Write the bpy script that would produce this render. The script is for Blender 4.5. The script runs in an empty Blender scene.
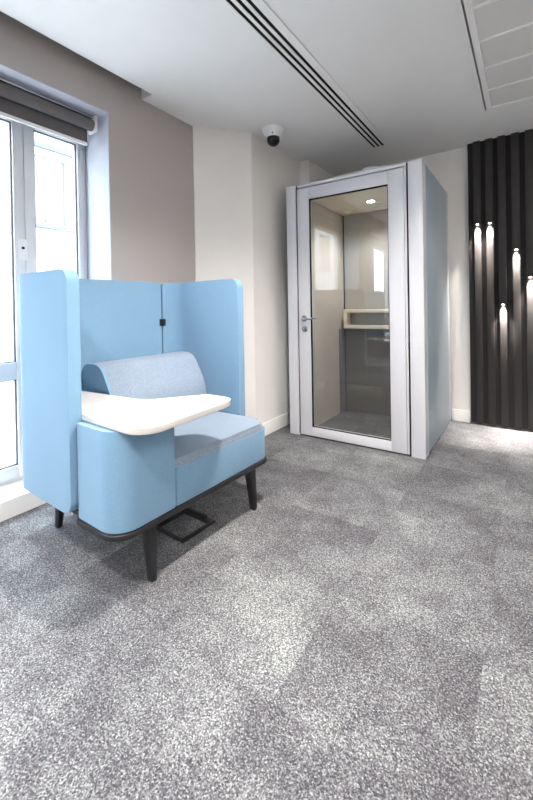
import bpy, bmesh, math, random
from mathutils import Vector, Matrix

random.seed(7)
S = bpy.context.scene
COL = S.collection
PI = math.pi
CEIL = 2.638

# ------------------------------------------------------------------ materials
def lin(r, g, b):
    f = lambda c: (c/255/12.92) if c/255 <= 0.04045 else ((c/255+0.055)/1.055)**2.4
    return (f(r), f(g), f(b), 1.0)

def new_mat(name):
    m = bpy.data.materials.new(name); m.use_nodes = True
    nt = m.node_tree
    return m, nt, nt.nodes['Principled BSDF']

def coords(nt, kind='Object'):
    return nt.nodes.new('ShaderNodeTexCoord').outputs[kind]

def noise(nt, vec, scale, detail=2.0, rough=0.5):
    n = nt.nodes.new('ShaderNodeTexNoise')
    n.inputs['Scale'].default_value = scale
    n.inputs['Detail'].default_value = detail
    n.inputs['Roughness'].default_value = rough
    nt.links.new(vec, n.inputs['Vector'])
    return n

def ramp(nt, fac, stops):
    r = nt.nodes.new('ShaderNodeValToRGB')
    el = r.color_ramp.elements
    el[0].position, el[0].color = stops[0]
    el[1].position, el[1].color = stops[-1]
    for p, c in stops[1:-1]:
        e = el.new(p); e.color = c
    nt.links.new(fac, r.inputs['Fac'])
    return r.outputs['Color']

def bump(nt, bsdf, height, strength, dist=0.002):
    b = nt.nodes.new('ShaderNodeBump')
    b.inputs['Strength'].default_value = strength
    b.inputs['Distance'].default_value = dist
    nt.links.new(height, b.inputs['Height'])
    nt.links.new(b.outputs['Normal'], bsdf.inputs['Normal'])

def mix(nt, fac, a, b, mode='MIX'):
    m = nt.nodes.new('ShaderNodeMix'); m.data_type = 'RGBA'; m.blend_type = mode
    if isinstance(fac, float): m.inputs['Factor'].default_value = fac
    else: nt.links.new(fac, m.inputs['Factor'])
    for i, v in ((6, a), (7, b)):
        if isinstance(v, tuple): m.inputs[i].default_value = v
        else: nt.links.new(v, m.inputs[i])
    return m.outputs[2]

def plain(name, rgb, rough=0.5, metal=0.0, var=0.02, scale=6.0, bmp=0.0, bscale=120.0, spec=0.5):
    m, nt, b = new_mat(name)
    c = coords(nt)
    n = noise(nt, c, scale, 3.0)
    base = lin(*rgb)
    lo = tuple(x*(1-var) for x in base[:3])+(1,)
    hi = tuple(min(1, x*(1+var)) for x in base[:3])+(1,)
    nt.links.new(ramp(nt, n.outputs['Fac'], [(0.3, lo), (0.7, hi)]), b.inputs['Base Color'])
    b.inputs['Roughness'].default_value = rough
    b.inputs['Metallic'].default_value = metal
    b.inputs['Specular IOR Level'].default_value = spec
    if bmp: bump(nt, b, noise(nt, c, bscale, 2.0).outputs['Fac'], bmp)
    return m

def fabric(name, dark, light, scale=420.0, rough=0.9, sheen=0.15):
    m, nt, b = new_mat(name)
    c = coords(nt)
    n = noise(nt, c, scale, 2.0, 0.6)
    n2 = noise(nt, c, 5.0, 2.0)
    col = ramp(nt, n.outputs['Fac'], [(0.36, lin(*dark)), (0.64, lin(*light))])
    v = ramp(nt, n2.outputs['Fac'], [(0.3, (0.96, 0.96, 0.96, 1)), (0.7, (1, 1, 1, 1))])
    nt.links.new(mix(nt, 1.0, col, v, 'MULTIPLY'), b.inputs['Base Color'])
    b.inputs['Roughness'].default_value = rough
    b.inputs['Specular IOR Level'].default_value = 0.2
    b.inputs['Sheen Weight'].default_value = sheen
    bump(nt, b, n.outputs['Fac'], 0.25, 0.001)
    return m

def emit(name, rgb, strength):
    m, nt, b = new_mat(name)
    b.inputs['Base Color'].default_value = (0.8, 0.8, 0.8, 1)
    b.inputs['Emission Color'].default_value = rgb+(1,)
    b.inputs['Emission Strength'].default_value = strength
    return m

def glass(name, tint):
    m = bpy.data.materials.new(name); m.use_nodes = True
    nt = m.node_tree; nt.nodes.clear()
    out = nt.nodes.new('ShaderNodeOutputMaterial')
    mx = nt.nodes.new('ShaderNodeMixShader')
    tr = nt.nodes.new('ShaderNodeBsdfTransparent'); tr.inputs['Color'].default_value = tint
    gl = nt.nodes.new('ShaderNodeBsdfGlossy'); gl.inputs['Roughness'].default_value = 0.0
    fr = nt.nodes.new('ShaderNodeFresnel'); fr.inputs['IOR'].default_value = 1.5
    geo = nt.nodes.new('ShaderNodeNewGeometry')
    # the pane is a solid box: leaving it uses the inverse index
    mth = nt.nodes.new('ShaderNodeMapRange')
    mth.inputs['From Min'].default_value = 0; mth.inputs['From Max'].default_value = 1
    mth.inputs['To Min'].default_value = 1.6; mth.inputs['To Max'].default_value = 1/1.6
    nt.links.new(geo.outputs['Backfacing'], mth.inputs['Value'])
    nt.links.new(mth.outputs['Result'], fr.inputs['IOR'])
    nt.links.new(fr.outputs['Fac'], mx.inputs['Fac'])
    nt.links.new(tr.outputs['BSDF'], mx.inputs[1]); nt.links.new(gl.outputs['BSDF'], mx.inputs[2])
    nt.links.new(mx.outputs['Shader'], out.inputs['Surface'])
    return m

def carpet():
    m, nt, b = new_mat('heather_carpet')
    c = coords(nt)
    # yarn tufts
    vo = nt.nodes.new('ShaderNodeTexVoronoi'); vo.inputs['Scale'].default_value = 260.0
    nt.links.new(c, vo.inputs['Vector'])
    sep = nt.nodes.new('ShaderNodeSeparateColor'); nt.links.new(vo.outputs['Color'], sep.inputs['Color'])
    n1 = noise(nt, c, 170.0, 3.0, 0.7)
    add = nt.nodes.new('ShaderNodeMath'); add.operation = 'MULTIPLY_ADD'
    nt.links.new(sep.outputs['Red'], add.inputs[0]); add.inputs[1].default_value = 0.40
    nt.links.new(n1.outputs['Fac'], add.inputs[2])
    # broad patches: plank tiles, each with its own shade drifting along it
    mp = nt.nodes.new('ShaderNodeMapping'); nt.links.new(c, mp.inputs['Vector'])
    mp.inputs['Location'].default_value = (0.13, 0.08, 0)
    sn = nt.nodes.new('ShaderNodeVectorMath'); sn.operation = 'SNAP'
    nt.links.new(mp.outputs['Vector'], sn.inputs[0]); sn.inputs[1].default_value = (0.5, 0.5, 10.0)
    wn = nt.nodes.new('ShaderNodeTexWhiteNoise'); wn.noise_dimensions = '3D'
    nt.links.new(sn.outputs['Vector'], wn.inputs['Vector'])
    off = nt.nodes.new('ShaderNodeVectorMath'); off.operation = 'MULTIPLY_ADD'
    nt.links.new(wn.outputs['Color'], off.inputs[0]); off.inputs[1].default_value = (9, 9, 9)
    nt.links.new(c, off.inputs[2])
    n2 = noise(nt, off.outputs['Vector'], 1.7, 3.0, 0.6)
    n3 = noise(nt, c, 9.0, 3.0, 0.6)
    s1 = nt.nodes.new('ShaderNodeMath'); s1.operation = 'MULTIPLY_ADD'
    nt.links.new(n2.outputs['Fac'], s1.inputs[0]); s1.inputs[1].default_value = 0.62
    nt.links.new(add.outputs['Value'], s1.inputs[2])
    s2 = nt.nodes.new('ShaderNodeMath'); s2.operation = 'MULTIPLY_ADD'
    nt.links.new(n3.outputs['Fac'], s2.inputs[0]); s2.inputs[1].default_value = 0.22
    nt.links.new(s1.outputs['Value'], s2.inputs[2])
    mr = nt.nodes.new('ShaderNodeMapRange')
    nt.links.new(s2.outputs['Value'], mr.inputs['Value'])
    mr.inputs['From Min'].default_value = 0.90; mr.inputs['From Max'].default_value = 1.70
    col = ramp(nt, mr.outputs['Result'], [(0.0, lin(54, 53, 57)), (0.35, lin(100, 99, 104)),
                                          (0.6, lin(146, 149, 148)), (1.0, lin(208, 214, 208))])
    nt.links.new(col, b.inputs['Base Color'])
    b.inputs['Roughness'].default_value = 0.95
    b.inputs['Specular IOR Level'].default_value = 0.1
    b.inputs['Sheen Weight'].default_value = 0.1
    bump(nt, b, add.outputs['Value'], 0.6, 0.004)
    return m

M = {}
M['carpet'] = carpet()
M['taupe'] = plain('taupe_wall_paint', (176, 169, 167), 0.85, bmp=0.03, var=0.015, spec=0.2)
M['white_wall'] = plain('off_white_wall_paint', (233, 230, 227), 0.8, bmp=0.03, var=0.012, spec=0.2)
M['ceiling'] = plain('white_ceiling_paint', (240, 239, 238), 0.9, bmp=0.02, var=0.01, spec=0.1)
M['tile'] = plain('grey_metal_tile', (226, 224, 222), 0.55, var=0.01)
M['trim'] = plain('white_gloss_trim', (236, 234, 230), 0.4, var=0.01)
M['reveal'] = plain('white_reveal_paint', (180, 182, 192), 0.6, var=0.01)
M['upvc'] = plain('white_window_frame', (218, 220, 222), 0.35, var=0.01)
M['gasket'] = plain('dark_gasket', (70, 72, 76), 0.6)
M['blind'] = fabric('charcoal_blind_cloth', (88, 85, 86), (112, 108, 109), 500.0)
M['white_plastic'] = plain('white_plastic', (232, 232, 232), 0.4, var=0.01)
M['chrome'] = plain('satin_chrome', (200, 203, 208), 0.22, 1.0, var=0.02)
M['black_metal'] = plain('black_powder_coat', (30, 29, 32), 0.45, 0.0, var=0.05)
M['black_plastic'] = plain('black_plastic', (16, 16, 19), 0.4)
M['dark_dome'] = plain('smoked_dome', (10, 10, 12), 0.06)
M['blue'] = fabric('sky_blue_felt', (107, 140, 168), (125, 160, 186), 520.0)
M['melange'] = fabric('grey_blue_melange', (102, 117, 138), (152, 165, 179), 380.0)
M['laminate'] = plain('white_laminate', (203, 199, 196), 0.35, var=0.008)
M['laminate_edge'] = plain('cream_edge_band', (238, 226, 206), 0.45, var=0.01)
M['booth_white'] = plain('white_booth_lacquer', (207, 208, 215), 0.3, var=0.008)
M['booth_blue'] = plain('grey_blue_booth_panel', (152, 170, 183), 0.3, var=0.015, scale=2.0)
M['booth_felt'] = fabric('beige_booth_felt', (182, 174, 164), (204, 196, 186), 350.0)
M['booth_felt_grey'] = fabric('grey_booth_felt', (160, 156, 150), (182, 178, 172), 350.0)
M['booth_lower'] = fabric('dark_grey_booth_felt', (118, 115, 111), (136, 132, 128), 350.0)
M['booth_ceiling'] = plain('cream_booth_ceiling', (232, 224, 208), 0.7, var=0.01)
M['cream'] = plain('cream_shelf_lacquer', (236, 226, 206), 0.4, var=0.01)
M['slat'] = plain('black_stained_slat', (50, 47, 47), 0.6, var=0.08, scale=14.0, spec=0.3)
M['slat_board'] = plain('black_stained_board', (40, 37, 37), 0.65, var=0.05, spec=0.25)  # slat black made darker: shade between the lower slats put in the colour
M['slat_back'] = plain('black_slat_backing', (30, 28, 29), 0.7, var=0.05, spec=0.25)  # darkest slat black, paints shade into the recesses between upper slats
M['slot'] = plain('black_slot_void', (8, 8, 8), 0.9)
M['glass_clear'] = glass('clear_window_glass', (0.96, 0.98, 0.98, 1))
M['glass_booth'] = glass('booth_door_glass', (0.90, 0.91, 0.91, 1))
M['facade'] = plain('pale_render_facade', (146, 146, 146), 0.9, var=0.02, scale=1.5)
M['facade_grey'] = plain('grey_stone_ledge', (60, 60, 62), 0.9, var=0.03)  # grey ledges, darkened to paint in deeper lintel shadow
M['facade_glass'] = plain('pale_street_window_glass', (80, 84, 90), 0.15)
M['street'] = plain('grey_street', (205, 205, 205), 0.95, var=0.04)
M['lamp'] = emit('lamp_lens', (1.0, 0.95, 0.88), 25.0)
M['lamp_small'] = emit('small_lamp_lens', (1.0, 0.93, 0.85), 60.0)
M['slat_lens'] = emit('slat_lamp_lens', (1.0, 0.93, 0.85), 20.0)
M['led'] = emit('led_panel_lens', (1.0, 0.95, 0.90), 13.0)  # glow of the fill panels added to the ceiling

# ------------------------------------------------------------------ mesh helpers
def finish(name, bm, mat, parent=None, smooth=True, angle=40):
    bmesh.ops.recalc_face_normals(bm, faces=bm.faces[:])
    me = bpy.data.meshes.new(name)
    bm.to_mesh(me); bm.free()
    for mm in (mat if isinstance(mat, (list, tuple)) else [mat]): me.materials.append(mm)
    if smooth:
        me.shade_smooth()
        try: me.set_sharp_from_angle(angle=math.radians(angle))
        except Exception: pass
    o = bpy.data.objects.new(name, me)
    COL.objects.link(o)
    if parent is not None: o.parent = parent
    return o

def tag(o, label, cat, group=None, kind=None):
    o['label'] = label; o['category'] = cat
    if group: o['group'] = group
    if kind: o['kind'] = kind
    return o

def thing(name, loc, label, cat, rotz=0.0, group=None):
    o = bpy.data.objects.new(name, None); COL.objects.link(o)
    o.empty_display_size = 0.1
    o.location = loc; o.rotation_euler = (0, 0, rotz)
    return tag(o, label, cat, group)

def struct(o, label=None, cat=None):
    o['kind'] = 'structure'
    if label: o['label'] = label
    if cat: o['category'] = cat
    return o

def box(bm, x0, x1, y0, y1, z0, z1, r=0.0, seg=3):
    r_ = bmesh.ops.create_cube(bm, size=1.0)
    vs = r_['verts']
    for v in vs:
        v.co = Vector((x0 if v.co.x < 0 else x1, y0 if v.co.y < 0 else y1, z0 if v.co.z < 0 else z1))
    if r > 0:
        es = list({e for v in vs for e in v.link_edges})
        bmesh.ops.bevel(bm, geom=es, offset=r, segments=seg, profile=0.5, affect='EDGES')
    return bm

def B(*a, **k):
    return box(bmesh.new(), *a, **k)

def fillet(pts, seg=10):
    """pts: (x, y, radius) -> rounded outline"""
    out = []
    n = len(pts)
    for i in range(n):
        p = Vector(pts[i][:2]); r = pts[i][2]
        if r <= 0: out.append(p); continue
        a = (Vector(pts[i-1][:2])-p).normalized(); b = (Vector(pts[(i+1) % n][:2])-p).normalized()
        ang = a.angle(b)
        if abs(ang-PI) < 1e-3: out.append(p); continue
        d = r/math.tan(ang/2)
        c = p+(a+b).normalized()*(r/math.sin(ang/2))
        s, e = p+a*d-c, p+b*d-c
        tot = s.angle_signed(e)
        for k in range(seg+1):
            v = s.copy(); v.rotate(Matrix.Rotation(-tot*k/seg, 2)); out.append(c+v)
    return out

def prism(bm, pts, z0, z1, r=0.0, seg=3, rb=None):
    bot = [bm.verts.new((p[0], p[1], z0)) for p in pts]
    top = [bm.verts.new((p[0], p[1], z1)) for p in pts]
    n = len(pts)
    fb = bm.faces.new(bot[::-1]); ft = bm.faces.new(top)
    for i in range(n):
        bm.faces.new((bot[i], bot[(i+1) % n], top[(i+1) % n], top[i]))
    if r > 0: bmesh.ops.bevel(bm, geom=list(ft.edges), offset=r, segments=seg, profile=0.5, affect='EDGES')
    if rb:
        fb = [f for f in bm.faces if f.is_valid and all(abs(v.co.z-z0) < 1e-6 for v in f.verts)]
        es = list({e for f in fb for e in f.edges})
        bmesh.ops.bevel(bm, geom=es, offset=rb, segments=seg, profile=0.5, affect='EDGES')
    return bm

def lathe(bm, prof, cx=0, cy=0, n=32, flip=False):
    """prof: (radius, z) top to bottom, capped where radius is 0"""
    rings = []
    for r, z in prof:
        if r <= 1e-6: rings.append([bm.verts.new((cx, cy, z))])
        else: rings.append([bm.verts.new((cx+r*math.cos(2*PI*k/n), cy+r*math.sin(2*PI*k/n), z)) for k in range(n)])
    for a, b in zip(rings, rings[1:]):
        for k in range(n):
            k2 = (k+1) % n
            if len(a) == 1 and len(b) == 1: continue
            if len(a) == 1: bm.faces.new((a[0], b[k2], b[k]))
            elif len(b) == 1: bm.faces.new((a[k], a[k2], b[0]))
            else: bm.faces.new((a[k], a[k2], b[k2], b[k]))
    return bm

def tube(bm, pts, rad, n=14):
    """round bar along points, capped"""
    pts = [Vector(p) for p in pts]
    rings = []
    ref = Vector((0, 0, 1))
    for i, p in enumerate(pts):
        t = (pts[min(i+1, len(pts)-1)]-pts[max(i-1, 0)]).normalized()
        rf = ref if abs(t.dot(ref)) < 0.95 else Vector((1, 0, 0))
        u = t.cross(rf).normalized(); w = t.cross(u)
        rr = rad[i] if isinstance(rad, (list, tuple)) else rad
        rings.append([bm.verts.new(p+(u*math.cos(2*PI*k/n)+w*math.sin(2*PI*k/n))*rr) for k in range(n)])
    for a, b in zip(rings, rings[1:]):
        for k in range(n): bm.faces.new((a[k], a[(k+1) % n], b[(k+1) % n], b[k]))
    bm.faces.new(rings[0][::-1]); bm.faces.new(rings[-1])
    return bm

def disc_y(bm, cx, y0, y1, cz, r, n=24, bev=0.0):
    """short cylinder with its axis along y"""
    tmp = bmesh.new()
    lathe(tmp, [(0, 0), (r-bev, 0), (r, -bev), (r, -(y1-y0)), (0, -(y1-y0))] if bev else
               [(0, 0), (r, 0), (r, -(y1-y0)), (0, -(y1-y0))], n=n)
    # +z (front face) -> -y
    for v in tmp.verts: v.co = Vector((cx+v.co.x, y0-v.co.z, cz+v.co.y))
    me = bpy.data.meshes.new('tmp'); tmp.to_mesh(me); tmp.free(); bm.from_mesh(me); bpy.data.meshes.remove(me)
    return bm

def taper_bar(bm, a, b, wa, wb, r=0.004):
    """bar from a (top) to b (bottom); wa/wb = (size x, size y)"""
    a, b = Vector(a), Vector(b)
    vs = []
    for p, w in ((a, wa), (b, wb)):
        for sx, sy in ((-1, -1), (1, -1), (1, 1), (-1, 1)):
            vs.append(bm.verts.new(p+Vector((sx*w[0]/2, sy*w[1]/2, 0))))
    bm.faces.new(vs[0:4]); bm.faces.new(vs[4:8][::-1])
    for k in range(4): bm.faces.new((vs[k], vs[(k+1) % 4], vs[4+(k+1) % 4], vs[4+k]))
    bmesh.ops.bevel(bm, geom=bm.edges[:], offset=r, segments=2, profile=0.5, affect='EDGES')
    return bm

# ------------------------------------------------------------------ room shell
XW = -2.2725      # taupe window wall
YB = 4.157        # back wall
XR, YF = 3.2, -4.4
TOP = 2.92

fl = finish('floor', B(-2.39, XR, YF, YB, -0.06, 0.0), M['carpet'], smooth=False)
struct(fl, 'grey heather carpet tile floor', 'floor')

# windows in the left wall: (y0, y1) at the room face
WIN = [(-0.05, 1.548), (-2.80, -0.60)]
REV_T = 2.44
XO = -2.74
bm = bmesh.new()
SPL = 0.055
prism(bm, [(XW, WIN[0][1]), (XW, 2.33), (XO, 2.33), (XO, WIN[0][1]+SPL)], 0, TOP)
prism(bm, [(XW, WIN[1][1]), (XW, WIN[0][0]), (XO, WIN[0][0]-SPL), (XO, WIN[1][1]+SPL)], 0, TOP)
prism(bm, [(XW, YF-0.1), (XW, WIN[1][0]), (XO, WIN[1][0]-SPL), (XO, YF-0.1)], 0, TOP)
for a, b in WIN:
    prism(bm, [(XW, a), (XW, b), (XO, b+SPL), (XO, a-SPL)], REV_T, TOP)
struct(finish('wall_left', bm, M['taupe'], smooth=False), 'taupe painted window wall', 'wall')

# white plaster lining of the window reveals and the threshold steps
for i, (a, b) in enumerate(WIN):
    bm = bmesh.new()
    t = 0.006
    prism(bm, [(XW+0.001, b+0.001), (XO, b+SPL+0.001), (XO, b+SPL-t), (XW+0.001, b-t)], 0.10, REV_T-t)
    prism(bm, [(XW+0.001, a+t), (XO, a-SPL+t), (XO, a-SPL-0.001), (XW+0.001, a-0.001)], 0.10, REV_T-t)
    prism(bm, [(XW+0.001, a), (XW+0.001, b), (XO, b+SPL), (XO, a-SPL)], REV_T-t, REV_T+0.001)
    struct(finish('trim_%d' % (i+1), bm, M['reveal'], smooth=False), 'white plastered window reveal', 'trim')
    bm = prism(bmesh.new(), [(-2.388, a-0.01), (-2.388, b+0.01), (XO, b+SPL-0.01), (XO, a-SPL+0.01)], -0.06, 0.103, r=0.006)
    struct(finish('trim_%d' % (i+3), bm, M['trim']), 'white threshold step below the window', 'trim')

# far left column, the wall behind the phone booth and the pilaster
bm = prism(bmesh.new(), [(XO, 2.322), (XW, 2.322), (-2.262, 2.322), (-1.957, 2.705), (-1.945, 3.53),
                         (-1.845, 3.552), (-1.845, YB+0.12), (XO, YB+0.12)], 0, TOP)
struct(finish('wall_corner', bm, M['white_wall'], smooth=False), 'off-white angled column wall in the far left corner', 'wall')
struct(finish('wall_back', B(-1.846, XR+0.1, YB, YB+0.12, 0, TOP), M['white_wall'], smooth=False), 'off-white back wall', 'wall')
struct(finish('wall_right', B(XR, XR+0.1, YF, YB, 0, TOP), M['white_wall'], smooth=False), 'off-white right wall', 'wall')
struct(finish('wall_front', B(XW, XR+0.1, YF-0.1, YF, 0, TOP), M['white_wall'], smooth=False), 'off-white wall behind the viewer', 'wall')

# skirting boards
def skirt(pts, th=0.016, h=0.113):
    bm = bmesh.new()
    for (x0, y0), (x1, y1) in zip(pts, pts[1:]):
        d = Vector((x1-x0, y1-y0)).normalized(); n = Vector((d.y, -d.x))   # right-hand side of travel
        p = [(x0, y0), (x1, y1), (x1+n.x*th, y1+n.y*th), (x0+n.x*th, y0+n.y*th)]
        prism(bm, p, 0.0, h, r=0.004, seg=2)
    return bm
struct(finish('baseboard_corner', skirt([(-2.262, 2.322), (-1.957, 2.705), (-1.945, 3.53), (-1.845, 3.552), (-1.845, YB)]), M['trim']), 'white skirting board along the corner walls', 'skirting board')
struct(finish('baseboard_back', skirt([(-0.633, YB), (-0.47, YB)]), M['trim']), 'white skirting board beside the black slatted panel', 'skirting board')
struct(finish('baseboard_left', skirt([(XW, 1.556), (XW, 2.322)]), M['trim']), 'white skirting board on the taupe wall', 'skirting board')

# ceiling: flat slab with a blind pocket along the window wall and a metal tile field on the right
XT, YT = -0.262, 3.47
LIP = -2.16
bm = bmesh.new()
box(bm, XW-0.2, LIP, 1.815, YB+0.1, CEIL, CEIL+0.28)
box(bm, LIP, XT, YF-0.05, YB+0.1, CEIL, CEIL+0.28)
box(bm, XT, XR+0.05, YT, YB+0.1, CEIL, CEIL+0.28)
struct(finish('ceiling', bm, M['ceiling'], smooth=False), 'white flat ceiling', 'ceiling')
struct(finish('ceiling_top', B(XO, XR+0.1, YF-0.1, YB+0.12, TOP-0.002, TOP+0.08), M['ceiling'], smooth=False), 'white ceiling of the blind pocket', 'ceiling')
# tile field: shadow groove, edge trim, planks and bright joint bars
bm = bmesh.new()
box(bm, XT+0.012, XT+0.046, YF, YT-0.012, CEIL-0.004, CEIL+0.05)
box(bm, XT+0.046, XR, YT-0.036, YT-0.012, CEIL-0.004, CEIL+0.05)
y = YT-0.32
joints = []
while y > YF:
    box(bm, XT+0.046, XR, y-0.008, y+0.008, CEIL-0.003, CEIL+0.02); joints.append(y); y -= 0.305
struct(finish('trim_5', bm, M['ceiling'], smooth=False), 'white edge trim and joints of the ceiling tiles', 'trim')
bm = bmesh.new()
edges = [YT-0.036]+joints+[YF]
for a, b in zip(edges, edges[1:]):
    box(bm, XT+0.046, XR, b+0.008 if b != YF else b, a-0.008 if a != YT-0.036 else a, CEIL+0.004, CEIL+0.05)
box(bm, XT-0.0, XT+0.046, YF, YT, CEIL+0.05, CEIL+0.06)
box(bm, XT-0.0, XR, YT-0.036, YT, CEIL+0.05, CEIL+0.06)
struct(finish('ceiling_tiles', bm, M['tile'], smooth=False), 'grey metal plank tile ceiling', 'ceiling')

# ------------------------------------------------------------------ windows
def make_window(n, a, b, panes):
    """white frame in the recess; panes = list of (y0, y1, has_rail, lock_y) leaf extents"""
    xf = -2.60
    ya, yb_ = a-SPL*0.7, b+SPL*0.7
    z0, z1 = 0.103, REV_T-0.006
    bm = bmesh.new()
    f = 0.05
    box(bm, -2.69, xf-0.01, ya, panes[0][0], z0, z1, r=0.004, seg=2)
    box(bm, -2.69, xf-0.01, panes[-1][1], yb_, z0, z1, r=0.004, seg=2)
    box(bm, -2.69, xf-0.01, panes[0][0], panes[-1][1], z1-f, z1, r=0.004, seg=2)
    box(bm, -2.69, xf-0.01, panes[0][0], panes[-1][1], z0, z0+0.02, r=0.004, seg=2)
    w = struct(finish('window_%d' % n, bm, M['upvc']), 'white framed tall window', 'window')
    for (y0, y1, rail, lock) in panes:
        st, zb, zt = 0.064, z0+0.021, z1-f-0.001
        bm = bmesh.new()
        box(bm, xf-0.065, xf, y0+0.001, y0+st, zb, zt, r=0.006, seg=2)
        box(bm, xf-0.065, xf, y1-(st if rail else 0.022), y1-0.001, zb, zt, r=0.006, seg=2)
        y1i = y1-(st if rail else 0.022)
        box(bm, xf-0.065, xf, y0+st, y1i, zt-0.08, zt, r=0.006, seg=2)
        box(bm, xf-0.065, xf, y0+st, y1i, zb, zb+0.075, r=0.006, seg=2)
        if rail: box(bm, xf-0.065, xf, y0+st, y1i, 0.725, 0.832, r=0.006, seg=2)
        leaf = finish('casement', bm, M['upvc'], w)
        spans = [(zb+0.075, 0.725), (0.832, zt-0.08)] if rail else [(zb+0.075, zt-0.08)]
        for (s0, s1) in spans:
            finish('glass_pane', B(xf-0.040, xf-0.030, y0+st-0.004, y1i+0.004, s0-0.004, s1+0.004), M['glass_clear'], leaf, smooth=False)
            g = 0.006
            bm = bmesh.new()
            for (c0, c1, d0, d1) in ((y0+st, y0+st+g, s0, s1), (y1i-g, y1i, s0, s1), (y0+st, y1i, s0, s0+g), (y0+st, y1i, s1-g, s1)):
                box(bm, xf-0.028, xf-0.012, c0, c1, d0, d1)
            finish('gasket', bm, M['gasket'], leaf, smooth=False)
        if lock:
            lk = finish('lock_plate', B(xf, xf+0.006, lock-0.026, lock+0.026, 1.46, 1.59, r=0.003, seg=2), M['white_plastic'], leaf)
            bm = tube(bmesh.new(), [(xf+0.006, lock, 1.535), (xf+0.010, lock, 1.535)], 0.009, 16)
            finish('keyhole', bm, M['black_plastic'], lk)
    return w

make_window(1, *WIN[0], [(-0.07, 1.170, True, 1.152), (1.170, 1.540, False, None)])
make_window(2, *WIN[1], [(-2.82, -1.70, True, None), (-1.70, -0.58, True, None)])

# roller blinds
def blind(a, b, label):
    r = thing('roller_blind', (-2.40, (a+b)/2, 2.372), label, 'blind')
    h = (b-a)/2
    bm = tube(bmesh.new(), [(0, -h+0.035, 0), (0, h-0.035, 0)], 0.036, 28)
    finish('fabric_roll', bm, M['blind'], r)
    finish('blind_cloth', B(-0.0372, -0.0352, -h+0.05, h-0.05, -0.112, 0.0), M['blind'], r, smooth=False)
    finish('bottom_bar', B(-0.043, -0.029, -h+0.05, h-0.05, -0.132, -0.110, r=0.003, seg=2), M['white_plastic'], r)
    finish('head_rail', B(-0.045, 0.02, -h+0.012, h-0.012, 0.040, 0.0605, r=0.003, seg=2), M['chrome'], r)
    for s in (-1, 1):
        finish('bracket', B(-0.045, 0.04, s*(h-0.026)-0.008, s*(h-0.026)+0.008, -0.045, 0.0600, r=0.003, seg=2), M['white_plastic'], r)
blind(WIN[0][0]+0.01, WIN[0][1]-0.005, 'charcoal roller blind rolled up at the top of the window beside the blue chair')
blind(WIN[1][0]+0.01, WIN[1][1]-0.005, 'charcoal roller blind rolled up at the top of the window behind the viewer')

# ------------------------------------------------------------------ street outside
fb = thing('building', (-8.0, 2.0, -4.0), 'pale building facade across the street, seen through the window', 'building')
bm = bmesh.new()
wins = []
cols = [-13.4, -10.4, -7.4, -4.4, -1.4, 1.42, 4.4, 7.4]      # left edges, local y
rows = [(3.6, 5.55), (6.84, 8.36)]               # local z
W_ = 1.14
ys = [-16]+[v for c in cols for v in (c, c+W_)]+[12]
for k in range(0, len(ys), 2): box(bm, -0.4, 0, ys[k], ys[k+1], 0, 10.4)
zs = [0]+[v for r in rows for v in r]+[10.4]
for c in cols:
    for k in range(0, len(zs), 2): box(bm, -0.4, 0, c, c+W_, zs[k], zs[k+1])
finish('facade_wall', bm, M['facade'], fb, smooth=False)
for c in cols:
    for (z0, z1) in rows:
        bm = bmesh.new()
        for (a, b, d, e) in ((c, c+0.07, z0+0.08, z1-0.08), (c+W_-0.07, c+W_, z0+0.08, z1-0.08), (c+W_*0.62-0.035, c+W_*0.62+0.035, z0+0.08, z1-0.08), (c, c+W_, z0, z0+0.08), (c, c+W_, z1-0.08, z1)):
            box(bm, -0.24, -0.17, a, b, d, e)
        w = finish('facade_window', bm, M['facade'], fb, smooth=False)
        finish('pane', B(-0.23, -0.21, c+0.05, c+W_-0.05, z0+0.05, z1-0.05), M['facade_glass'], w, smooth=False)
        finish('sill', B(0.001, 0.10, c-0.08, c+W_+0.08, z0-0.07, z0), M['facade_grey'], w, smooth=False)
        finish('lintel', B(0.001, 0.06, c-0.02, c+W_+0.02, z1, z1+0.10), M['facade_grey'], w, smooth=False)
struct(finish('ground', B(-12, -2.9, -16, 16, -4.1, -4.0), M['street'], smooth=False), 'grey street below the window', 'ground')

# ------------------------------------------------------------------ blue privacy chair
ROT = math.radians(-2.2)
OX, OY = -1.70, 1.395
def w2l(x, y):
    dx, dy = x-OX, y-OY
    return (dx*math.cos(ROT)+dy*math.sin(ROT), -dx*math.sin(ROT)+dy*math.cos(ROT))

ch = thing('privacy_chair', (OX, OY, 0), 'light blue high-screened armchair with white writing tablet, standing by the window', 'chair', ROT)
bo = fillet([(-0.40, -0.470, 0.03), (0.138, -0.470, 0.01), (0.143, -0.508, 0.01), (0.430, -0.508, 0.10), (0.430, 0.505, 0.075), (-0.40, 0.505, 0.05)], 8)
o = finish('base_plate', prism(bmesh.new(), bo, 0.250, 0.273, r=0.005, rb=0.005), M['black_metal'], ch)
# arm block under the tablet
ao = fillet([(-0.385, -0.464, 0.0), (0.142, -0.464, 0.012), (0.146, -0.500, 0.012), (0.424, -0.500, 0.10), (0.422, -0.205, 0.010), (-0.385, -0.205, 0.0)], 10)
finish('arm', prism(bmesh.new(), ao, 0.273, 0.672, r=0.014, seg=4, rb=0.006), M['blue'], ch)
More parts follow.
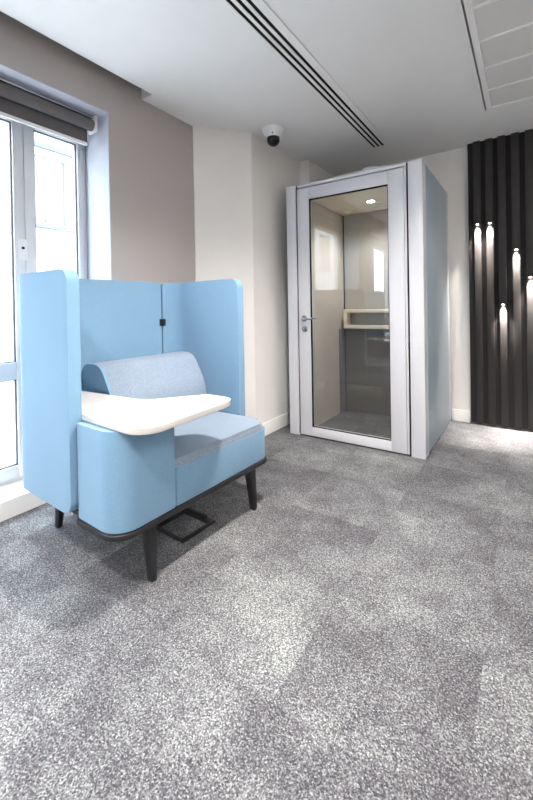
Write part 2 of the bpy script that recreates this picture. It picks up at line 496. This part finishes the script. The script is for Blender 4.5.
# seat: blue box below, melange pad on top
so = fillet([(-0.385, -0.2025, 0.0), (0.420, -0.2025, 0.012), (0.420, 0.502, 0.075), (0.212, 0.502, 0.012), (0.208, 0.484, 0.006), (-0.385, 0.484, 0.0)], 8)
finish('seat_base', prism(bmesh.new(), so, 0.273, 0.444, r=0.006, seg=3, rb=0.006), M['blue'], ch)
so2 = fillet([(-0.385, -0.245, 0.0), (0.4195, -0.245, 0.014), (0.4195, 0.484, 0.075), (-0.385, 0.484, 0.0)], 8)
finish('seat_pad', prism(bmesh.new(), so2, 0.4445, 0.484, r=0.034, seg=5), M['melange'], ch)
# bolster: swept profile with blue end panels
prof = fillet([(-0.383, 0.485, 0.01), (-0.068, 0.485, 0.03), (-0.085, 0.66, 0.25), (-0.20, 0.846, 0.10), (-0.383, 0.846, 0.06)], 8)
def sweep(bm, prof, v0, v1, r=0.0):
    a = [bm.verts.new((p[0], v0, p[1])) for p in prof]; b = [bm.verts.new((p[0], v1, p[1])) for p in prof]
    n = len(prof)
    f0 = bm.faces.new(a); f1 = bm.faces.new(b[::-1])
    for i in range(n): bm.faces.new((a[i], b[i], b[(i+1) % n], a[(i+1) % n]))
    if r: bmesh.ops.bevel(bm, geom=list(f0.edges)+list(f1.edges), offset=r, segments=3, profile=0.5, affect='EDGES')
    return bm
bol = finish('back_bolster', sweep(bmesh.new(), prof, -0.17, 0.484, 0.012), M['melange'], ch)
finish('end_panel', sweep(bmesh.new(), prof, -0.186, -0.1702, 0.006), M['blue'], bol)

# upholstered screens: rounded panels bent along a plan path
def screen(path, z0, z1, th, rs, re, side, bev=0.026, N=64):
    """path: inner face polyline; side=+1 puts the thickness to the left of travel"""
    P = [Vector(p) for p in path]
    L = [0.0]
    for a, b in zip(P, P[1:]): L.append(L[-1]+(b-a).length)
    T = L[-1]
    def at(s):
        for i in range(len(P)-1):
            if s <= L[i+1]+1e-9:
                t = (s-L[i])/(L[i+1]-L[i]); p = P[i].lerp(P[i+1], t)
                da = (P[i+1]-P[i]).normalized()
                dp = (P[i]-P[i-1]).normalized() if i > 0 else da
                dn = (P[i+2]-P[i+1]).normalized() if i+2 < len(P) else da
                d = ((dp+da).lerp(da+dn, t)).normalized()
                return p, Vector((-d.y, d.x))*side
    ss = set()
    def corner(r, flip):
        return [r*(1-math.cos(k*PI/2/8)) for k in range(9)]
    ss |= {round(v, 6) for v in corner(rs, 0)} | {round(T-v, 6) for v in corner(re, 1)}
    ss |= {round(rs+(T-rs-re)*k/N, 6) for k in range(N+1)}
    ss = sorted(ss)
    bm = bmesh.new(); rows = []
    for s in ss:
        inset = 0.0
        if s < rs: inset = rs-math.sqrt(max(0, rs*rs-(rs-s)**2))
        if s > T-re: inset = max(inset, re-math.sqrt(max(0, re*re-(re-(T-s))**2)))
        p, n = at(min(s, T))
        col = []
        for off in (0.0, th):
            q = p+n*off
            col.append((bm.verts.new((q.x, q.y, z0+inset)), bm.verts.new((q.x, q.y, z1-inset))))
        rows.append(col)
    rim = []
    for a, b in zip(rows, rows[1:]):
        bm.faces.new((a[0][0], b[0][0], b[0][1], a[0][1]))
        bm.faces.new((a[1][0], a[1][1], b[1][1], b[1][0]))
        bm.faces.new((a[0][1], b[0][1], b[1][1], a[1][1]))
        bm.faces.new((a[0][0], a[1][0], b[1][0], b[0][0]))
    for c in (rows[0], rows[-1]):
        bm.faces.new((c[0][0], c[0][1], c[1][1], c[1][0]))
    bmesh.ops.recalc_face_normals(bm, faces=bm.faces[:])
    es = [e for e in bm.edges if len(e.link_faces) == 2 and e.calc_face_angle() > math.radians(50)
          and not (abs((e.verts[0].co-e.verts[1].co).length-th) < 1e-4)]
    bmesh.ops.bevel(bm, geom=es, offset=bev, segments=4, profile=0.5, affect='EDGES', clamp_overlap=True)
    return bm

UB, RI = -0.388, 0.095
Z0S, Z1S, TH = 0.284, 1.322, 0.055
def side_path(sg):
    VI, UF = (0.490, 0.200) if sg > 0 else (0.468, 0.135)
    pts = [(UB, sg*(VI-RI-0.006))]
    c = (UB+RI, sg*(VI-RI))
    for k in range(13):
        a = k*PI/2/12
        pts.append((c[0]-RI*math.cos(a), c[1]+sg*RI*math.sin(a)))
    pts.append((UF, sg*VI))
    return pts
finish('back_screen', screen([(UB, -0.358), (UB, 0.378)], Z0S, Z1S, TH, 0.04, 0.04, 1, N=8), M['blue'], ch, angle=60)
finish('side_screen', screen(side_path(1), Z0S, Z1S, TH, 0.035, 0.06, 1), M['blue'], ch, angle=60)
finish('side_screen', screen(side_path(-1), Z0S, Z1S, TH, 0.035, 0.06, -1), M['blue'], ch, angle=60)
for sg in (1, -1):
    for zz in (1.05, 0.42):
        finish('screen_clip', B(UB-0.004, UB+0.012, (0.383 if sg > 0 else -0.3625)-0.022, (0.383 if sg > 0 else -0.3625)+0.022, zz-0.024, zz+0.024, r=0.004, seg=2), M['black_plastic'], ch)
# writing tablet
tw = [(-2.03, 0.945, 0.02), (-1.160, 0.900, 0.10), (-1.178, 1.478, 0.085), (-1.372, 1.475, 0.055), (-1.555, 1.225, 0.16), (-2.03, 1.185, 0.02)]
tp = fillet([w2l(x, y)+(r,) for x, y, r in tw], 12)
tab = finish('tablet', prism(bmesh.new(), tp, 0.676, 0.702, r=0.002, seg=2, rb=0.002), M['laminate'], ch)
# tapered blade legs
for (u, v, du, dv) in ((0.362, -0.308, 0.022, -0.004), (0.362, 0.378, 0.022, 0.004), (-0.33, -0.335, -0.03, -0.008), (-0.33, 0.345, -0.03, 0.008)):
    finish('leg', taper_bar(bmesh.new(), (u, v, 0.2495), (u+du, v+dv, 0.0), (0.058, 0.044), (0.034, 0.026)), M['black_metal'], ch)

# flat black frame on the carpet below the seat
ff = thing('floor_frame', (-1.512, 1.435, 0), 'flat square black metal frame lying on the carpet under the blue chair', 'frame', math.radians(-3))
bm = bmesh.new()
box(bm, 0.09, 0.115, -0.115, 0.115, 0.0, 0.010, r=0.003, seg=2)
box(bm, -0.115, 0.09, -0.115, -0.093, 0.0, 0.010, r=0.003, seg=2)
box(bm, -0.115, 0.09, 0.075, 0.115, 0.0, 0.010, r=0.003, seg=2)
box(bm, -0.115, -0.09, -0.093, 0.075, 0.0, 0.010, r=0.003, seg=2)
finish('frame_bars', bm, M['black_metal'], ff)
finish('socket_strip', B(-0.115, 0.06, 0.082, 0.108, 0.010, 0.026, r=0.004, seg=2), M['black_plastic'], ff)

# ------------------------------------------------------------------ phone booth
BX0, BX1, BY0, BY1, BZ = -1.790, -0.632, 2.994, 4.095, 2.210
bt = thing('phone_booth', ((BX0+BX1)/2, BY0, 0), 'white framed office phone booth with glass door and grey-blue side', 'phone booth')
def bl(x): return x-(BX0+BX1)/2
def bbox(name, mat, x0, x1, y0, y1, z0, z1, parent=None, r=0.004, **k):
    return finish(name, B(bl(x0), bl(x1), y0-BY0, y1-BY0, z0, z1, r=r, seg=2), mat, parent or bt, **k)
bbox('front_post', M['booth_white'], BX0, -1.694, BY0, BY0+0.115, 0, BZ)
bbox('front_post', M['booth_white'], -0.735, BX1, BY0, BY0+0.115, 0, BZ)
bbox('rear_post', M['booth_white'], BX0, -1.70, BY1-0.07, BY1, 0, BZ)
bbox('rear_post', M['booth_white'], -0.72, BX1, BY1-0.07, BY1, 0, BZ)
bbox('header', M['booth_white'], -1.6805, -0.748, BY0+0.004, BY0+0.10, 2.182, BZ)
bbox('side_panel', M['booth_blue'], BX1-0.05, BX1-0.003, BY0+0.116, BY1-0.071, 0.012, BZ-0.004, r=0.002)
bbox('side_panel', M['booth_blue'], BX0+0.003, BX0+0.05, BY0+0.116, BY1-0.071, 0.012, BZ-0.004, r=0.002)
bbox('back_panel', M['booth_white'], -1.699, -0.721, BY1-0.05, BY1-0.004, 0.012, BZ-0.004)
bbox('roof', M['booth_white'], BX0+0.051, BX1-0.051, BY0+0.117, BY1-0.052, 2.15, BZ-0.004)
bbox('booth_floor', M['carpet'], -1.738, -0.684, BY0+0.116, BY1-0.051, 0.0, 0.030, r=0.0, smooth=False)
bbox('sill', M['gasket'], -1.688, -0.739, BY0+0.02, BY0+0.115, 0.0, 0.012, r=0.0, smooth=False)
bbox('seal', M['slot'], -1.6936, -1.6815, BY0+0.012, BY0+0.10, 0.012, BZ-0.002, r=0.0, smooth=False)
bbox('seal', M['slot'], -0.7475, -0.7355, BY0+0.012, BY0+0.10, 0.012, BZ-0.002, r=0.0, smooth=False)
# inner lining
IX0, IX1, IY1, IZ = -1.625, -0.70, 3.885, 2.095
bbox('lining', M['booth_felt'], -1.737, IX0, BY0+0.117, BY1-0.052, 0.031, 2.149, r=0.0, smooth=False)
bbox('lining', M['booth_felt'], IX1, -0.685, BY0+0.117, BY1-0.052, 0.031, 2.149, r=0.0, smooth=False)
bbox('rear_lining', M['booth_felt_grey'], IX0+0.001, IX1-0.001, IY1, BY1-0.052, 0.031, 2.149, r=0.0, smooth=False)
bc = bbox('booth_ceiling', M['booth_ceiling'], IX0+0.001, IX1-0.001, BY0+0.117, IY1-0.001, IZ, 2.149, r=0.0, smooth=False)
bbox('corner_strip', M['slot'], IX0+0.0005, IX0+0.010, IY1-0.010, IY1-0.0005, 0.031, IZ-0.001, r=0.0, smooth=False)
bbox('lower_panel', M['booth_lower'], IX0+0.011, IX1-0.001, IY1-0.008, IY1-0.0008, 0.031, 0.90, r=0.0, smooth=False)
bbox('lower_panel', M['booth_lower'], IX0+0.0008, IX0+0.008, 3.735, IY1-0.011, 0.031, 0.90, r=0.0, smooth=False)
bm = bmesh.new()
lathe(bm, [(0, 0), (0.045, 0), (0.045, -0.004), (0.036, -0.006), (0.032, -0.003), (0, -0.003)], bl(-1.185), 3.485-BY0, 28)
for v in bm.verts: v.co.z += IZ-0.0005
dl = finish('downlight', bm, M['white_plastic'], bt)
bm = lathe(bmesh.new(), [(0, 0), (0.030, 0), (0.030, -0.002), (0, -0.002)], bl(-1.185), 3.485-BY0, 28)
for v in bm.verts: v.co.z += IZ-0.0038
finish('lamp_lens', bm, M['lamp_small'], dl)
for (vx, vy, vr) in ((-1.50, 3.77, 0.055), (-1.16, 3.70, 0.075)):
    bm = lathe(bmesh.new(), [(0, 0), (vr, 0), (vr, -0.006), (vr*0.82, -0.010), (vr*0.8, -0.004), (vr*0.55, -0.004), (vr*0.5, -0.012), (0, -0.014)], bl(vx), vy-BY0, 28)
    for v in bm.verts: v.co.z += IZ-0.0005
    finish('air_vent', bm, M['booth_ceiling'], bt)
# open box shelf on the rear wall
sx0, sx1, sy0, sy1, sz0, sz1, tk = -1.585, IX1-0.002, 3.765, IY1-0.009, 0.905, 1.100, 0.034
sh = thing  # keep name short
bm = bmesh.new()
box(bm, bl(sx0), bl(sx1), sy0-BY0, sy1-BY0, sz1-tk, sz1, r=0.002, seg=2)
box(bm, bl(sx0), bl(sx1), sy0-BY0, sy1-BY0, sz0, sz0+tk, r=0.002, seg=2)
box(bm, bl(sx0), bl(sx0+tk), sy0-BY0, sy1-BY0, sz0+tk, sz1-tk, r=0.002, seg=2)
finish('box_shelf', bm, M['cream'], bt)
# door: white leaf frame round a large pane
DX0, DX1, DZ0, DZ1 = -1.680, -0.766, 0.014, 2.172
gx0, gx1, gz0, gz1 = -1.566, -0.884, 0.092, 2.070
def dbx(bm, x0, x1, z0, z1, y0=0.0, y1=0.06, r=0.003): box(bm, bl(x0), bl(x1), y0, y1, z0, z1, r=r, seg=2)
bm = bmesh.new()
dbx(bm, DX0, gx0, DZ0, DZ1); dbx(bm, gx1, DX1, DZ0, DZ1)
dbx(bm, gx0, gx1, DZ0, gz0); dbx(bm, gx0, gx1, gz1, DZ1)
door = finish('door', bm, M['booth_white'], bt)
bbox('hinge_stile', M['booth_white'], -0.7635, -0.748, BY0+0.001, BY0+0.06, 0.014, 2.181)
finish('glass_pane', B(bl(gx0), bl(gx1), 0.020, 0.030, gz0, gz1), M['glass_booth'], door, smooth=False)
bm = bmesh.new()
g = 0.010
for (a, b, c, d) in ((gx0, gx0+g, gz0, gz1), (gx1-g*0.5, gx1, gz0, gz1), (gx0+g, gx1-g*0.5, gz1-g, gz1), (gx0+g, gx1-g*0.5, gz0, gz0+g*0.6)):
    dbx(bm, a, b, c, d, 0.006, 0.0195, r=0.0)
finish('gasket', bm, M['slot'], door, smooth=False)
hz, hx = 1.035, -1.624
bm = disc_y(bmesh.new(), bl(hx), -0.010, 0.0, hz, 0.027, 28, 0.003)
tube(bm, [(bl(hx), -0.008, hz), (bl(hx), -0.035, hz), (bl(hx)+0.004, -0.047, hz), (bl(hx)+0.016, -0.053, hz), (bl(hx)+0.055, -0.054, hz-0.002),
          (bl(hx)+0.085, -0.052, hz-0.001), (bl(hx)+0.110, -0.050, hz+0.004), (bl(hx)+0.137, -0.050, hz+0.001)], [0.011, 0.011, 0.011, 0.0105, 0.0095, 0.0095, 0.009, 0.006], 14)
hd = finish('handle', bm, M['chrome'], door)
lk = finish('lock_rosette', disc_y(bmesh.new(), bl(-1.620), -0.009, 0.0, 0.942, 0.026, 28, 0.003), M['chrome'], door)
finish('thumb_turn', B(bl(-1.620)-0.004, bl(-1.620)+0.004, -0.022, -0.0092, 0.942-0.013, 0.942+0.013, r=0.002, seg=2), M['chrome'], lk)

fan = tag(finish('roof_vent', lathe(bmesh.new(), [(0, 0.160), (0.05, 0.157), (0.08, 0.147), (0.092, 0.13), (0.095, 0.11), (0.095, 0.02), (0.11, 0.015), (0.11, 0.0), (0, 0.0)], 0, 0, 36), M['white_plastic'], bt), 'round white vent dome on the roof', 'vent')
fan.location = (bl(-1.15), 3.40-BY0, BZ-0.004)
del fan['category']

# ------------------------------------------------------------------ black slatted light wall
PX0, PX1 = -0.461, 0.885
pn = thing('slatted_panel', ((PX0+PX1)/2, YB, 0), 'black slatted wall panel with stepped slats and small downlights', 'wall panel')
px = lambda x: x-(PX0+PX1)/2
Z_B = 0.016
def pb(bm, x0, x1, ydepth0, ydepth1, z0, z1, r=0.0):
    return box(bm, px(x0), px(x1), -ydepth1, -ydepth0, z0, z1, r=r, seg=2)
cent = [-0.384, -0.285, -0.187, -0.083, 0.018, 0.118, 0.218, 0.318, 0.418, 0.518, 0.618, 0.718, 0.818]
caps = [1.877, 1.877, 1.13, 1.615, 1.365, 1.75, 1.20, 1.90, 1.50, 1.05, 1.70, 1.40, 1.85]
finish('backing_board', pb(bmesh.new(), PX0, PX1, 0.0, 0.034, Z_B, CEIL-0.001), M['slat_board'], pn, smooth=False)
CW = 0.070
bps = sorted({PX0, PX1} | {min(max(c+s*CW, PX0), PX1) for c in cent for s in (-1, 1)})
segs = []
for a, b in zip(bps, bps[1:]):
    m = (a+b)/2
    hs = [h for c, h in zip(cent, caps) if abs(m-c) < CW]
    h = min(hs) if hs else CEIL-0.05
    if segs and abs(segs[-1][2]-h) < 1e-6: segs[-1][1] = b
    else: segs.append([a, b, h])
for a, b, h in segs:
    finish('upper_board', pb(bmesh.new(), a+0.0003, b-0.0003, 0.0342, 0.066, h, CEIL-0.001), M['slat_back'], pn, smooth=False)
for c, h in zip(cent, caps):
    finish('lower_slat', pb(bmesh.new(), c-0.028, c+0.028, 0.0342, 0.049, Z_B, h-0.001, r=0.002), M['slat'], pn)
    us = finish('upper_slat', pb(bmesh.new(), c-0.029, c+0.029, 0.0662, 0.094, h, CEIL-0.001, r=0.002), M['slat'], pn)
    bm = lathe(bmesh.new(), [(0, 0), (0.010, 0), (0.010, -0.004), (0, -0.004)], px(c), -0.063, 20)
    for v in bm.verts: v.co.z += h-0.0003
    finish('spot_lens', bm, M['slat_lens'], us)

# ------------------------------------------------------------------ ceiling fittings
df = thing('linear_diffuser', (-1.15, 1.0, CEIL), 'long white ceiling air diffuser with three black slots', 'air diffuser')
Y0, Y1 = -2.6, 2.64
sl = [-0.0395, 0.0005, 0.0405]
cuts = [-0.075]+[v for s in sl for v in (s-0.0105, s+0.0105)]+[0.098]
bm = bmesh.new()
for k in range(0, len(cuts), 2): box(bm, cuts[k], cuts[k+1], Y0, Y1, -0.006, -0.0003)
box(bm, cuts[0], cuts[-1], Y1, Y1+0.03, -0.006, -0.0003)
box(bm, cuts[0], cuts[-1], Y0-0.03, Y0, -0.006, -0.0003)
finish('frame', bm, M['ceiling'], df, smooth=False)
for s in sl:
    finish('slot', B(s-0.0104, s+0.0104, Y0+0.001, Y1-0.001, -0.0022, -0.0004), M['slot'], df, smooth=False)

cc = thing('dome_camera', (-1.765, 2.757, CEIL), 'white security camera with black dome hanging from the ceiling', 'security camera')
finish('housing', lathe(bmesh.new(), [(0, 0.0), (0.088, 0.0), (0.090, -0.005), (0.089, -0.016), (0.082, -0.036), (0.070, -0.058), (0.064, -0.070), (0.057, -0.074), (0, -0.074)], n=40), M['white_plastic'], cc)
finish('dome', lathe(bmesh.new(), [(0.054, -0.0742)]+[(0.054*math.cos(a*PI/2/10), -0.092-0.053*math.sin(a*PI/2/10)) for a in range(0, 10)]+[(0, -0.145)], n=40), M['dark_dome'], cc)
bm = tube(bmesh.new(), [(0.030, -0.056, -0.060), (0.0345, -0.0645, -0.060)], 0.006, 12)
finish('sensor', bm, M['black_plastic'], cc)

# ------------------------------------------------------------------ lamps
def light(name, kind, loc, energy, color, rot=(0, 0, 0), **k):
    d = bpy.data.lights.new(name, kind); d.energy = energy; d.color = color
    for a, v in k.items(): setattr(d, a, v)
    o = bpy.data.objects.new(name, d); COL.objects.link(o); o.location = loc; o.rotation_euler = rot
    return o
WARM = (1.0, 0.94, 0.87)
dn = [(-0.66, 1.46), (-0.80, -0.4), (-0.80, -2.2)]
where = ['nearest the blue chair', 'in the middle of the row', 'farthest from the blue chair']
for (x, y), wv in zip(dn, where):
    r = thing('downlight', (x, y, CEIL), 'round white recessed ceiling downlight '+wv, 'downlight', 0, 'ceiling downlights')
    finish('rim', lathe(bmesh.new(), [(0, -0.0005), (0.065, -0.0005), (0.065, -0.005), (0.052, -0.009), (0.046, -0.004), (0, -0.004)], n=32), M['white_plastic'], r)
    finish('lamp_lens', lathe(bmesh.new(), [(0, -0.0042), (0.045, -0.0042), (0.045, -0.006), (0, -0.006)], n=32), M['lamp'], r)
    light('downlight_beam', 'SPOT', (x, y, CEIL-0.03), 220, WARM, spot_size=math.radians(135), spot_blend=0.9, shadow_soft_size=0.045)
k = 0  # unseen square panels added to fill the room with light
for x in (0.9, 2.2):
    for y in (2.2, 0.4, -1.4, -3.2):
        p = [['far left', 'second left', 'third left', 'near left'], ['far right', 'second right', 'third right', 'near right']][x > 1.5][[2.2, 0.4, -1.4, -3.2].index(y)]
        r = thing('ceiling_light', (x, y, CEIL), 'square white LED light panel, %s in the tile ceiling' % p, 'ceiling light', 0, 'LED ceiling panels')
        bm = bmesh.new()
        for (a, b, c, d) in ((-0.3, 0.3, -0.3, -0.28), (-0.3, 0.3, 0.28, 0.3), (-0.3, -0.28, -0.28, 0.28), (0.28, 0.3, -0.28, 0.28)):
            box(bm, a, b, c, d, -0.014, -0.0045)
        finish('frame', bm, M['white_plastic'], r, smooth=False)
        finish('diffuser', B(-0.28, 0.28, -0.28, 0.28, -0.011, -0.0045), M['led'], r, smooth=False)
# booth downlight and the slat spots
light('booth_beam', 'SPOT', (-1.185, 3.485, IZ-0.02), 28, (1.0, 0.97, 0.93), spot_size=math.radians(140), spot_blend=0.8, shadow_soft_size=0.03)
for c, h in zip(cent, caps):
    light('slat_spot', 'SPOT', (c, YB-0.063, h-0.008), 68.0, (1.0, 0.92, 0.84), spot_size=math.radians(62), spot_blend=1.0, shadow_soft_size=0.006)

# daylight
wd = bpy.data.worlds.new('overcast_sky'); S.world = wd; wd.use_nodes = True
bg = wd.node_tree.nodes['Background']
bg.inputs['Color'].default_value = (0.82, 0.91, 1.0, 1); bg.inputs['Strength'].default_value = 14.5
for (a, b) in WIN:
    d = bpy.data.lights.new('window_portal', 'AREA'); d.shape = 'RECTANGLE'; d.size = 2.35; d.size_y = b-a+0.1
    d.cycles.is_portal = True
    o = bpy.data.objects.new('window_portal', d); COL.objects.link(o)
    o.location = (-2.745, (a+b)/2, 1.28); o.rotation_euler = (0, -PI/2, 0)

# ------------------------------------------------------------------ camera
f, yaw, roll, pitch, cy = 387.357, 0.594226769, -0.0166404393, -0.00746799274, 308.894944
fw = Vector((-math.sin(yaw), math.cos(yaw), 0)); rt = Vector((math.cos(yaw), math.sin(yaw), 0)); up = Vector((0, 0, 1))
fw, up = math.cos(pitch)*fw+math.sin(pitch)*up, math.cos(pitch)*up-math.sin(pitch)*fw
rt, up = math.cos(roll)*rt+math.sin(roll)*up, math.cos(roll)*up-math.sin(roll)*rt
cd = bpy.data.cameras.new('camera'); cam = bpy.data.objects.new('camera', cd); COL.objects.link(cam)
m = Matrix.Identity(4)
for i in range(3):
    m[i][0], m[i][1], m[i][2] = rt[i], up[i], -fw[i]
m[2][3] = 1.15
cam.matrix_world = m
cd.sensor_fit = 'AUTO'; cd.sensor_width = 36.0; cd.lens = f/800*36
cd.shift_y = (cy-400)/800; cd.clip_start = 0.02; cd.clip_end = 200
S.camera = cam

vs = S.view_settings
S.display_settings.display_device = 'sRGB'
vs.view_transform = 'Standard'; vs.look = 'None'; vs.gamma = 1.0; vs.use_curve_mapping = False
vs.exposure = 0.65
